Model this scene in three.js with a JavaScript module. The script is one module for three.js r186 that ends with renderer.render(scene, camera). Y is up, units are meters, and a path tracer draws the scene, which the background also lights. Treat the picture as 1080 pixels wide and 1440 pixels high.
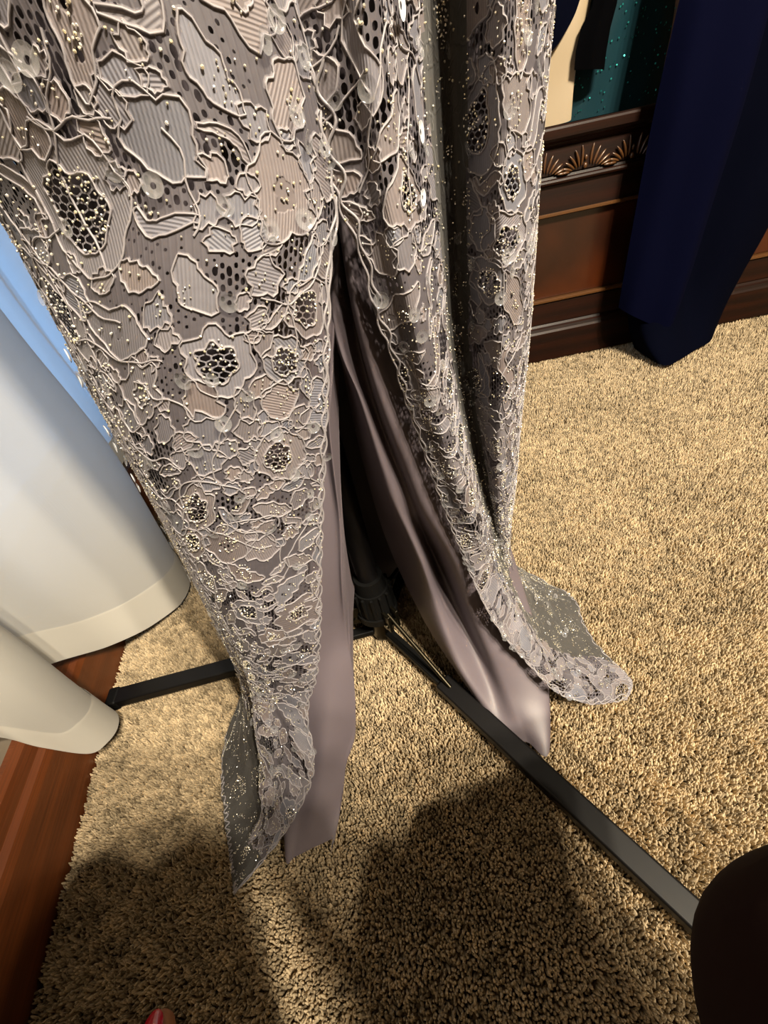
import * as THREE from 'three';
import { mergeGeometries, mergeVertices, toCreasedNormals } from 'three/addons/utils/BufferGeometryUtils.js';
import { RoundedBoxGeometry } from 'three/addons/geometries/RoundedBoxGeometry.js';
import { MarchingCubes } from 'three/addons/objects/MarchingCubes.js';
import { ImprovedNoise } from 'three/addons/math/ImprovedNoise.js';

// ------------------------------------------------------------------ camera, light, exposure
const scene = new THREE.Scene();
const camera = new THREE.PerspectiveCamera(104.75, 1080 / 1440, 0.02, 30);
camera.position.set(0, 0.46, 0);
camera.setRotationFromMatrix(new THREE.Matrix4().makeBasis(
  new THREE.Vector3(0.94697, -0.16376, 0.27647), new THREE.Vector3(0.30279, 0.74278, -0.59716), new THREE.Vector3(-0.10757, 0.6492, 0.75297)));
const renderer = new THREE.WebGLRenderer({ antialias: true });
renderer.toneMapping = THREE.LinearToneMapping;
renderer.toneMappingExposure = 1.1;
renderer.shadowMap.enabled = true;
scene.background = new THREE.Color(0.25, 0.52, 1.0);      // flat blue dusk sky, seen only through the window
scene.backgroundIntensity = 1.7;
const LAMPS = [                                            // bulbs behind the camera, second lamp an added fill: metres, candela each
  { at: [0.64, 2.0, 0.92], power: 14.5, color: [1, 0.88, 0.69], bulbs: [[-0.13, 0.08], [0.05, -0.15], [0.15, 0.09]], radius: 0.035, label: 'brass ceiling lamp with three round bulbs under added shades above the photographer' },
  { at: [0.93, 2.0, 0.74], power: 9, color: [1, 0.88, 0.69], bulbs: [[0.0, 0.0]], radius: 0.035, label: 'added brass fill lamp on the ceiling further right, softening the carpet shadow' },
];

// ------------------------------------------------------------------ helpers
const V = (x, y, z) => new THREE.Vector3(x, y, z);
let seedState = 12345;
const rnd = () => { seedState = (seedState + 0x6d2b79f5) | 0; let t = Math.imul(seedState ^ (seedState >>> 15), 1 | seedState); t = (t + Math.imul(t ^ (t >>> 7), 61 | t)) ^ t; return ((t ^ (t >>> 14)) >>> 0) / 4294967296; };
const rr = (a, b) => a + (b - a) * rnd();
const perlin = new ImprovedNoise();
const noise = (x, y, z = 0) => perlin.noise(x + 31.7, y + 17.3, z + 9.1);
const used = new Map();
function numbered(name) { const n = used.get(name) ?? 0; used.set(name, n + 1); return n ? `${name}_${String(n).padStart(3, '0')}` : name; }
function thing(name, label, category, at = [0, 0, 0], turn = 0, group) {
  const o = new THREE.Group(); o.name = numbered(name); o.position.set(...at); o.rotation.y = turn;
  o.userData = { label, category }; if (group) o.userData.group = group;
  scene.add(o); return o;
}
const partNames = new WeakMap();
function part(parent, name, geometry, material, label) {
  const m = new THREE.Mesh(geometry, material); const mine = partNames.get(parent) ?? new Map(); partNames.set(parent, mine);
  const n = mine.get(name) ?? 0; mine.set(name, n + 1); m.name = n ? `${name}_${String(n).padStart(3, '0')}` : name;
  m.castShadow = m.receiveShadow = true; if (label) m.userData.label = label;
  parent.add(m); return m;
}
function structure(name, geometry, material) { const m = new THREE.Mesh(geometry, material); m.name = name; m.userData.kind = 'structure'; m.castShadow = m.receiveShadow = true; scene.add(m); return m; }
function box(w, h, d, x, y, z, r = 0.002) { const g = new RoundedBoxGeometry(w, h, d, 2, Math.min(r, w / 2.1, h / 2.1, d / 2.1)); g.translate(x, y, z); return boxUV(g); }
function slab(w, h, d, x, y, z) { const g = new THREE.BoxGeometry(w, h, d); g.translate(x, y, z); return boxUV(g); }
function boxUV(g) {                                        // uv in metres by the dominant axis
  const p = g.attributes.position, n = g.attributes.normal, uv = new Float32Array(p.count * 2);
  for (let i = 0; i < p.count; i++) {
    const ax = Math.abs(n.getX(i)), ay = Math.abs(n.getY(i)), az = Math.abs(n.getZ(i));
    if (ay > ax && ay > az) { uv[2 * i] = p.getX(i); uv[2 * i + 1] = p.getZ(i); }
    else if (ax > az) { uv[2 * i] = p.getZ(i); uv[2 * i + 1] = p.getY(i); }
    else { uv[2 * i] = p.getX(i); uv[2 * i + 1] = p.getY(i); }
  }
  g.setAttribute('uv', new THREE.BufferAttribute(uv, 2)); return g;
}
function dataTexture(w, h, fill, srgb) {
  const d = new Uint8Array(w * h * 4);
  for (let y = 0; y < h; y++) for (let x = 0; x < w; x++) { const c = fill(x / w, y / h, x, y), o = (y * w + x) * 4; d[o] = c[0]; d[o + 1] = c[1]; d[o + 2] = c[2]; d[o + 3] = c[3] ?? 255; }
  return asTexture(d, w, h, srgb);
}
function asTexture(d, w, h, srgb) {
  const t = new THREE.DataTexture(d, w, h); t.wrapS = t.wrapT = THREE.RepeatWrapping; t.magFilter = THREE.LinearFilter; t.minFilter = THREE.LinearFilter;
  if (srgb) t.colorSpace = THREE.SRGBColorSpace; t.needsUpdate = true; return t;
}
const scaled = (t, sx, sy = sx) => { const c = t.clone(); c.repeat.set(sx, sy); c.needsUpdate = true; return c; };
const clamp = (x, a, b) => Math.min(b, Math.max(a, x));
const smooth = (a, b, x) => { const t = clamp((x - a) / (b - a), 0, 1); return t * t * (3 - 2 * t); };
// sum of noise that repeats over the unit square
function tiled(u, v, f, s) { const a = noise(u * f, v * f, s), b = noise((u - 1) * f, v * f, s), c = noise(u * f, (v - 1) * f, s), d = noise((u - 1) * f, (v - 1) * f, s); return (a * (1 - u) + b * u) * (1 - v) + (c * (1 - u) + d * u) * v; }

// A sheet of cloth hung on strands: each strand runs from top to hem, the sheet is smooth between them.
class Sheet {
  constructor(strands, rows = 28, ruffle) {
    this.rows = rows; this.ruffle = ruffle;
    this.grid = strands.map((s) => { const c = new THREE.CatmullRomCurve3(s.map((p) => V(...p)), false, 'centripetal'); c.arcLengthDivisions = 300; return c.getSpacedPoints(rows); });
    const n = this.grid.length;
    this.u = [0]; for (let i = 1; i < n; i++) { let s = 0; const m = Math.floor(rows * 0.75); for (let r = 0; r <= m; r++) s += this.grid[i][r].distanceTo(this.grid[i - 1][r]); this.u.push(this.u[i - 1] + Math.max(s / (m + 1), 0.004)); }
    this.length = 0; for (const g of this.grid) for (let r = 1; r <= rows; r++) this.length += g[r].distanceTo(g[r - 1]) / n;
    this.width = this.u[n - 1];
  }
  raw(c, v) {                                              // c in columns, v 0..1
    const n = this.grid.length, R = this.rows, i = clamp(Math.floor(c), 0, n - 2), s = c - i, y = clamp(v, 0, 1) * R, j = clamp(Math.floor(y), 0, R - 1), t = y - j;
    const w = (f) => [((-f + 2) * f - 1) * f / 2, ((3 * f - 5) * f * f + 2) / 2, ((-3 * f + 4) * f + 1) * f / 2, (f - 1) * f * f / 2];
    const ws = w(s), wt = w(t); let x = 0, yy = 0, z = 0;
    for (let a = 0; a < 4; a++) { const g = this.grid[clamp(i + a - 1, 0, n - 1)]; for (let b = 0; b < 4; b++) { const p = g[clamp(j + b - 1, 0, R)], k = ws[a] * wt[b]; x += p.x * k; yy += p.y * k; z += p.z * k; } }
    return V(x, yy, z);
  }
  column(m) { let i = 0; while (i < this.u.length - 2 && this.u[i + 1] < m) i++; return i + clamp((m - this.u[i]) / (this.u[i + 1] - this.u[i]), 0, 1); }
  metre(c) { const i = clamp(Math.floor(c), 0, this.u.length - 2); return this.u[i] + (this.u[i + 1] - this.u[i]) * (c - i); }
  normal(c, v) { const e = 0.02, n = this.grid.length - 1; const a = this.raw(Math.min(c + e, n), v).sub(this.raw(Math.max(c - e, 0), v)), b = this.raw(c, Math.min(v + 0.004, 1)).sub(this.raw(c, Math.max(v - 0.004, 0))); return a.cross(b).normalize(); }
  at(c, v) { const p = this.raw(c, v), n = this.normal(c, v); if (this.ruffle) p.addScaledVector(n, this.ruffle(this.metre(c), v * this.length, v)); return { p, n }; }
  geometry(perColumn, nv, v0 = 0, v1 = 1, c0 = 0, c1 = this.grid.length - 1, lift = 0, keep) {
    const nu = Math.round(perColumn * (c1 - c0)), pos = [], uv = [], idx = [];
    for (let i = 0; i <= nu; i++) { const c = c0 + (c1 - c0) * i / nu; for (let j = 0; j <= nv; j++) { const v = v0 + (v1 - v0) * j / nv, q = this.at(c, v); if (lift) q.p.addScaledVector(q.n, lift); if (q.p.y < 0.006) q.p.y = 0.006 + (lift || 0); pos.push(q.p.x, q.p.y, q.p.z); uv.push(this.metre(c), v * this.length); } }
    for (let i = 0; i < nu; i++) for (let j = 0; j < nv; j++) { const a = i * (nv + 1) + j, b = a + nv + 1; if (keep && !keep(c0 + (c1 - c0) * (i + 0.5) / nu, pos[3 * a + 1], pos[3 * a], pos[3 * a + 2])) continue; idx.push(a, b, a + 1, b, b + 1, a + 1); }
    const g = new THREE.BufferGeometry(); g.setAttribute('position', new THREE.Float32BufferAttribute(pos, 3)); g.setAttribute('uv', new THREE.Float32BufferAttribute(uv, 2)); g.setIndex(idx); g.computeVertexNormals(); return g;
  }
}
// Many thin cords as one geometry: each is a list of points with the surface normal there.
class Cords {
  constructor() { this.pos = []; this.nor = []; this.idx = []; }
  add(points, normals, radius, sides = 5, closed = false) {
    const n = points.length, base = this.pos.length / 3; if (n < 2) return;
    for (let i = 0; i < n; i++) {
      const a = points[closed ? (i + n - 1) % n : Math.max(i - 1, 0)], b = points[closed ? (i + 1) % n : Math.min(i + 1, n - 1)], t = b.clone().sub(a).normalize(), s = t.clone().cross(normals[i]).normalize(), w = s.clone().cross(t);
      for (let k = 0; k < sides; k++) { const f = k / sides * Math.PI * 2, x = s.clone().multiplyScalar(Math.cos(f)).addScaledVector(w, Math.sin(f)), p = points[i].clone().addScaledVector(x, radius); this.pos.push(p.x, p.y, p.z); this.nor.push(x.x, x.y, x.z); }
    }
    const m = closed ? n : n - 1;
    for (let i = 0; i < m; i++) for (let k = 0; k < sides; k++) { const a = base + i * sides + k, b = base + i * sides + (k + 1) % sides, c = base + ((i + 1) % n) * sides + k, d = base + ((i + 1) % n) * sides + (k + 1) % sides; this.idx.push(a, c, b, b, c, d); }
  }
  build() { const g = new THREE.BufferGeometry(); g.setAttribute('position', new THREE.Float32BufferAttribute(this.pos, 3)); g.setAttribute('normal', new THREE.Float32BufferAttribute(this.nor, 3)); g.setIndex(this.idx); return g; }
}
const std = (o) => new THREE.MeshStandardMaterial(o), phys = (o) => new THREE.MeshPhysicalMaterial(o);
function moved(g, o) { return g.translate(-o.position.x, -o.position.y, -o.position.z); }   // world geometry into the frame of an unturned thing

// ------------------------------------------------------------------ materials of the room
const carpetBase = dataTexture(512, 512, (u, v) => { const a = tiled(u, v, 60, 1) + 0.6 * tiled(u, v, 23, 2), k = 0.8 + 0.5 * a; return [118 * k, 98 * k, 70 * k]; }, true);
const wood = dataTexture(1024, 1024, (u, v) => {
  const warp = 0.05 * tiled(u, v, 3, 5), g = Math.sin((v + warp + 0.012 * tiled(u, v, 7, 3)) * 2 * Math.PI * 11) * 0.5 + 0.5, fine = tiled(u * 1, v, 5, 8) * 0.3 + noise(u * 9, v * 220, 2) * 0.32;
  const k = clamp(0.42 + 0.34 * g + fine, 0, 1.1); return [20 + 50 * k, 10 + 27 * k, 4 + 10 * k];
}, true);
const woodRed = dataTexture(512, 512, (u, v) => { const warp = 0.05 * tiled(u, v, 3, 5), g = Math.sin((v + warp + 0.012 * tiled(u, v, 7, 3)) * 2 * Math.PI * 7) * 0.5 + 0.5, k = clamp(0.45 + 0.18 * g + noise(u * 9, v * 160, 2) * 0.3, 0, 1.1); return [58 + 52 * k, 28 + 28 * k, 10 + 12 * k]; }, true);
const woodBump = dataTexture(512, 512, (u, v) => { const k = 128 + 60 * noise(u * 6, v * 160, 2) + 40 * noise(u * 2, v * 40, 5); return [k, k, k]; });
const M = {};
M.carpet = std({ map: scaled(carpetBase, 4), roughness: 1 });
M.baseboard = phys({ map: scaled(woodRed, 1.1, 5), bumpMap: scaled(woodBump, 1.5, 4), bumpScale: 0.0002, roughness: 0.38, clearcoat: 0.25, clearcoatRoughness: 0.3 });
M.wall = std({ color: 0x7c7162, roughness: 0.95 });
M.ceiling = std({ color: 0x807a72, roughness: 0.95 });
M.casing = std({ color: 0xd8d8d4, roughness: 0.6 });
M.glass = phys({ color: 0xffffff, transmission: 1, thickness: 0, roughness: 0.02, ior: 1.5 });

// ------------------------------------------------------------------ room shell
const WX = -0.379, RX = 2.7, BZ = -1.75, FZ = 2.5, TOP = 2.45;      // inner faces of the room
structure('floor', slab(RX - WX + 0.4, 0.12, FZ - BZ + 0.4, (RX + WX) / 2, -0.07, (FZ + BZ) / 2), M.carpet);
structure('ceiling', slab(RX - WX + 0.4, 0.12, FZ - BZ + 0.4, (RX + WX) / 2, TOP + 0.06, (FZ + BZ) / 2), M.ceiling);
const WIN = { z0: -1.45, z1: -0.345, y0: 0.125, y1: 1.95 };
structure('wall_left', mergeGeometries([
  slab(0.12, TOP, WIN.z0 - BZ, WX - 0.06, TOP / 2, (WIN.z0 + BZ) / 2), slab(0.12, TOP, FZ - WIN.z1, WX - 0.06, TOP / 2, (FZ + WIN.z1) / 2),
  slab(0.12, WIN.y0, WIN.z1 - WIN.z0, WX - 0.06, WIN.y0 / 2, (WIN.z1 + WIN.z0) / 2), slab(0.12, TOP - WIN.y1, WIN.z1 - WIN.z0, WX - 0.06, (TOP + WIN.y1) / 2, (WIN.z1 + WIN.z0) / 2)]), M.wall);
structure('wall_right', slab(0.12, TOP, FZ - BZ, RX + 0.06, TOP / 2, (FZ + BZ) / 2), M.wall);
structure('wall_back', slab(RX - WX + 0.24, TOP, 0.12, (RX + WX) / 2, TOP / 2, BZ - 0.06), M.wall);
structure('wall_front', slab(RX - WX + 0.24, TOP, 0.12, (RX + WX) / 2, TOP / 2, FZ + 0.06), M.wall);
{ // window: casing, two sashes of glass
  const w = new THREE.Group(); w.name = 'window_1'; w.userData.kind = 'structure'; scene.add(w);
  const h = WIN.y1 - WIN.y0, d = WIN.z1 - WIN.z0, yc = (WIN.y0 + WIN.y1) / 2, zc = (WIN.z0 + WIN.z1) / 2, x = WX - 0.06;
  part(w, 'window_frame', mergeGeometries([box(0.06, 0.05, d, x, WIN.y0 + 0.025, zc), box(0.06, 0.05, d, x, WIN.y1 - 0.025, zc), box(0.06, h - 0.1, 0.05, x, yc, WIN.z0 + 0.025), box(0.06, h - 0.1, 0.05, x, yc, WIN.z1 - 0.025), box(0.05, h - 0.1, 0.05, x, yc, zc)]), M.casing);
  for (const s of [-1, 1]) part(w, 'pane', slab(0.004, h - 0.1, d / 2 - 0.075, x, yc, zc + s * d / 4), M.glass);
}
{ // tall stained baseboard: a moulded board along the window wall
  const s = new THREE.Shape([[0, 0], [0.019, 0], [0.019, 0.068], [0.017, 0.076], [0.0125, 0.081], [0.0115, 0.088], [0.0095, 0.096], [0.005, 0.102], [0, 0.104]].map((p) => new THREE.Vector2(...p)));
  const g = new THREE.ExtrudeGeometry(s, { depth: FZ - BZ, bevelEnabled: false, curveSegments: 4 }); g.translate(WX - 0.001, -0.008, BZ); boxUV(g);
  structure('baseboard_left', g, M.baseboard);
  const g2 = new THREE.ExtrudeGeometry(s, { depth: RX - WX - 0.02, bevelEnabled: false }); g2.rotateY(-Math.PI / 2); g2.translate(RX, -0.008, BZ - 0.001); boxUV(g2);
  structure('baseboard_back', g2, M.baseboard);
}
// carpet pile: short leaning tufts of twisted yarn, too many to count
{
  const tuft = (bend) => {
    const pos = [], idx = [], K = 5, L = [[0, 0, 1], [0.0042, bend * 0.3, 1.12], [0.0082, bend * 0.8, 0.95], [0.0104, bend, 0.35]];
    L.forEach(([y, x, r]) => { for (let k = 0; k < K; k++) { const f = k / K * 6.2832; pos.push(x + Math.cos(f) * r * 0.00108, y, Math.sin(f) * r * 0.00108); } });
    for (let j = 0; j < L.length - 1; j++) for (let k = 0; k < K; k++) { const a = j * K + k, b = j * K + (k + 1) % K; idx.push(a, a + K, b, b, a + K, b + K); }
    const t = (L.length - 1) * K; for (let k = 1; k < K - 1; k++) idx.push(t, t + k + 1, t + k);
    const g = new THREE.BufferGeometry(); g.setAttribute('position', new THREE.Float32BufferAttribute(pos, 3)); g.setIndex(idx); g.computeVertexNormals(); return g;
  };
  const spots = [], put = (x0, x1, z0, z1, step) => { for (let x = x0; x < x1; x += step) for (let z = z0; z < z1; z += step) spots.push([x + rr(-0.5, 0.5) * step, z + rr(-0.5, 0.5) * step]); };
  put(WX + 0.02, 0.42, -0.46, 0.1, 0.002); put(0.42, 0.75, -0.62, 0.12, 0.0025); put(WX + 0.02, 0.42, -0.62, -0.46, 0.0025); put(0.75, 1.5, -0.72, 0.12, 0.0034); put(WX + 0.02, 0.75, -1.1, -0.62, 0.0034); put(0.75, 1.75, -1.05, -0.72, 0.0042);
  const yarn = std({ color: 0xffffff, roughness: 0.95 });
  const mesh = new THREE.InstancedMesh(tuft(0.0018), yarn, spots.length); mesh.name = 'carpet_pile'; mesh.userData = { kind: 'stuff', label: 'beige and brown flecked cut pile carpet covering the floor', category: 'carpet' };
  const m = new THREE.Matrix4(), q = new THREE.Quaternion(), c = new THREE.Color(), s = V(1, 1, 1), p = V(0, 0, 0), e = new THREE.Euler();
  spots.forEach(([x, z], i) => {
    const n1 = noise(x * 38, z * 38, 1), n2 = noise(x * 95, z * 95, 4), drift = noise(x * 9, z * 9, 7);
    e.set(0.2 * n1 + rr(-0.2, 0.2), rr(0, 6.283), 0.2 * n2 + rr(-0.2, 0.2)); q.setFromEuler(e);
    const k = rr(0.8, 1.2), h = 1 + 0.22 * n1 + rr(-0.14, 0.14); s.set(k, h, k); p.set(x, -0.012, z); m.compose(p, q, s); mesh.setMatrixAt(i, m);
    const t = clamp(0.56 + 0.5 * n2 + 0.3 * n1 + rr(-0.28, 0.28) + 0.15 * drift, 0, 1);          // yarn of two tones twisted together
    c.setRGB(0.155 + 0.50 * t, 0.115 + 0.405 * t, 0.064 + 0.27 * t); mesh.setColorAt(i, c);
  });
  mesh.receiveShadow = mesh.castShadow = true; scene.add(mesh);
}
// the ceiling lamp behind and above the photographer, and the added fill lamp
{
  const metal = std({ color: 0x6b5a3c, metalness: 0.9, roughness: 0.35 });
  for (const l of LAMPS) {
    const [x, y, z] = l.at, drop = y - TOP, glow = std({ color: 0xfff2dd, emissive: new THREE.Color(...l.color), emissiveIntensity: 6, roughness: 0.4 });
    const t = thing('ceiling_lamp', l.label, 'lamp', [x, TOP, z]);
    part(t, 'canopy', new THREE.LatheGeometry([[0, 0], [0.07, 0], [0.066, -0.02], [0.02, -0.035], [0, -0.036]].map((p) => new THREE.Vector2(...p)), 32), metal);
    part(t, 'stem', new THREE.CylinderGeometry(0.008, 0.008, -drop - 0.1, 12).translate(0, (drop + 0.1) / 2, 0), metal);
    for (const [bx, bz] of l.bulbs) {
      const a = Math.atan2(-bz, bx), r = Math.hypot(bx, bz);
      if (r > 0.01) part(t, 'arm', new THREE.TubeGeometry(new THREE.CatmullRomCurve3([V(0, drop + 0.11, 0), V(r * 0.5, drop + 0.15, 0), V(r * 0.95, drop + 0.14, 0), V(r, drop + 0.09, 0)]), 20, 0.006, 8).rotateY(a), metal);
      part(t, 'socket', new THREE.CylinderGeometry(0.014, 0.018, 0.045, 20).translate(bx, drop + 0.075, bz), metal);
      part(t, 'added_shade', new THREE.LatheGeometry([[0.019, 0.062], [0.03, 0.058], [0.055, 0.03], [0.078, -0.022], [0.0765, -0.022], [0.0535, 0.029], [0.029, 0.056], [0.019, 0.06]].map((p) => new THREE.Vector2(...p)), 40).translate(bx, drop, bz), metal);  // unseen hood, added to keep lamp light off the ceiling
      const b = part(t, 'bulb', new THREE.SphereGeometry(0.042, 24, 16).translate(bx, drop, bz), glow); b.castShadow = false;
      const light = new THREE.PointLight(new THREE.Color(...l.color), l.power, 0, 2); light.position.set(bx, drop, bz); light.castShadow = true; light.shadow.radius = l.radius / 0.02; light.shadow.mapSize.set(2048, 2048); t.add(light);
    }
  }
}

seedState = 777;
// ------------------------------------------------------------------ carved wardrobe with clothes
const WARD = { at: [0.2151, 0, -1.0195], turn: -0.1721 };
M.wood = phys({ map: scaled(wood, 0.9, 3), bumpMap: scaled(woodBump, 1, 3), bumpScale: 0.00015, color: 0x8f6f4a, roughness: 0.45, specularIntensity: 0.5, clearcoat: 0.12, clearcoatRoughness: 0.3 });
M.burl = phys({ map: dataTexture(512, 256, (u, v) => { const a = tiled(u, v, 4, 11) * 2 + tiled(u, v, 9, 3), k = clamp(0.6 + 0.4 * Math.sin(a * 5 + v * 9) + 0.3 * tiled(u, v, 30, 6), 0.1, 1.2); return [40 + 42 * k, 20 + 24 * k, 8 + 8 * k]; }, true), color: 0xb89870, roughness: 0.32, clearcoat: 0.5, clearcoatRoughness: 0.2 });
M.carving = phys({ color: 0x4a2e14, roughness: 0.34, clearcoat: 0.4, clearcoatRoughness: 0.25 });
{
  const t = thing('wardrobe', 'open dark wooden wardrobe with a carved leaf frieze and panelled base at the back right', 'wardrobe', WARD.at, WARD.turn), W = 1.3, D = 0.42, cx = W / 2;
  part(t, 'base_body', slab(W - 0.02, 0.455, D - 0.03, cx, 0.2275, -D / 2 - 0.012), M.wood);
  const moulding = (name, y, pts, mat = M.wood) => { const s = new THREE.Shape(pts.map((p) => new THREE.Vector2(p[0], p[1]))); const g = new THREE.ExtrudeGeometry(s, { depth: W, bevelEnabled: false, curveSegments: 6 }); g.rotateY(Math.PI / 2); g.rotateX(0); g.translate(0, y, 0); g.scale(1, 1, 1); boxUV(g); return part(t, name, g, mat); };
  // shapes are drawn as (depth behind the face, height); rotateY maps depth to -z
  moulding('cornice_moulding', 0, [[0.03, 0.432], [0.004, 0.432], [-0.002, 0.436], [-0.004, 0.4385], [-0.012, 0.442], [-0.016, 0.446], [-0.0175, 0.459], [-0.0165, 0.4625], [-0.0135, 0.465], [0.03, 0.465]]);
  part(t, 'frieze_board', box(W, 0.044, 0.014, cx, 0.410, -0.011, 0.002), M.wood);
  moulding('bead_moulding', 0, [[0.02, 0.372], [-0.004, 0.372], [-0.0075, 0.3745], [-0.0085, 0.3775], [-0.0065, 0.381], [-0.001, 0.383], [0.001, 0.387], [0.02, 0.388]]);
  part(t, 'top_rail', box(W, 0.052, 0.016, cx, 0.3465, -0.009, 0.002), M.wood);
  moulding('panel_moulding', 0, [[0.02, 0.3165], [-0.002, 0.3165], [-0.0055, 0.3185], [-0.0055, 0.322], [-0.002, 0.324], [0.02, 0.324]], M.carving);
  part(t, 'panel', box(W, 0.168, 0.01, cx, 0.233, -0.015, 0.002), M.burl);
  moulding('panel_moulding', 0, [[0.02, 0.141], [-0.002, 0.141], [-0.0055, 0.143], [-0.0055, 0.1465], [-0.002, 0.149], [0.02, 0.149]], M.carving);
  part(t, 'bottom_rail', box(W, 0.05, 0.016, cx, 0.115, -0.007, 0.002), M.wood);
  moulding('plinth', 0, [[0.03, 0], [-0.012, 0], [-0.012, 0.07], [-0.009, 0.075], [-0.007, 0.081], [-0.002, 0.084], [0.002, 0.09], [0.03, 0.09]]);
  // acanthus leaves: five veined lobes fanned from the foot of each leaf
  const lobe = (len, w) => { const g = new THREE.SphereGeometry(1, 10, 6); g.scale(w, len, 0.0035); g.translate(0, len * 0.9, 0); const p = g.attributes.position; for (let i = 0; i < p.count; i++) { const y = p.getY(i); p.setX(i, p.getX(i) + 6 * y * y * Math.sign(w)); } return g; };
  const leafGeo = (dir) => { const gs = []; for (let k = 0; k < 6; k++) { const g = lobe(0.0165 - 0.0012 * k, 0.0026 * dir); g.rotateZ(dir * (0.1 - 0.32 * k)); g.translate(dir * k * 0.0055, -0.0015 * k, 0.0012 * k); gs.push(g); } const g = mergeGeometries(gs); g.computeVertexNormals(); return g; };
  const leaves = [leafGeo(1), leafGeo(-1)], bead = new THREE.SphereGeometry(0.0042, 12, 8);
  for (let k = 0; k < 26; k++) { const x = 0.03 + k * 0.049; const m = part(t, 'carved_leaf', leaves[k % 2], M.carving); m.position.set(x + (k % 2 ? 0.018 : -0.012), 0.396, -0.002); if (k % 2) { const b = part(t, 'carved_bead', bead, M.carving); b.position.set(x + 0.0255, 0.394, -0.001); b.scale.y = 1.3; const c = part(t, 'carved_bead', bead, M.carving); c.position.set(x + 0.0255, 0.407, -0.001); c.scale.set(0.7, 1.1, 0.7); } }
  const U = 1.85;
  part(t, 'back_panel', slab(W - 0.04, U - 0.465, 0.012, cx, (U + 0.465) / 2, -D + 0.01), M.wood);
  for (const s of [0, 1]) part(t, 'side_panel', box(0.022, U - 0.465, D - 0.02, s ? W - 0.012 : 0.012, (U + 0.465) / 2, -D / 2 - 0.005, 0.003), M.wood);
  part(t, 'top_panel', box(W + 0.03, 0.03, D + 0.03, cx, U + 0.015, -D / 2 + 0.005, 0.004), M.wood);
  part(t, 'hanging_rail', new THREE.CylinderGeometry(0.012, 0.012, W - 0.045, 20).rotateZ(Math.PI / 2).translate(cx, 1.62, -0.12), std({ color: 0x9a8a66, metalness: 0.9, roughness: 0.35 }));
}
const hung = (name, label, strands, material, pc, nv, ruffle, group) => { const t = thing(name, label, 'dress', WARD.at, WARD.turn, group); const s = new Sheet(strands, 24, ruffle); part(t, 'skirt', s.geometry(pc, nv), material); return { t, s }; };
const fold = (k, a, s) => (m, d) => a * Math.sin(m * k + s) + 0.3 * a * Math.sin(m * k * 2.3 + 1 + d * 3);
M.creamSatin = phys({ color: 0x93836a, roughness: 0.5, sheen: 0.4, sheenRoughness: 0.5, sheenColor: new THREE.Color(0.6, 0.5, 0.4) });
M.teal = phys({ color: 0x02232b, roughness: 0.7, specularIntensity: 0.3, sheen: 0.1, sheenColor: new THREE.Color(0.05, 0.4, 0.42) });
M.black = phys({ color: 0x020203, roughness: 0.95, specularIntensity: 0.04 });
M.navy = phys({ color: 0x020313, roughness: 0.9, specularIntensity: 0.05 });
M.navyDark = phys({ color: 0x02030c, roughness: 0.9, specularIntensity: 0.04 });
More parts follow.
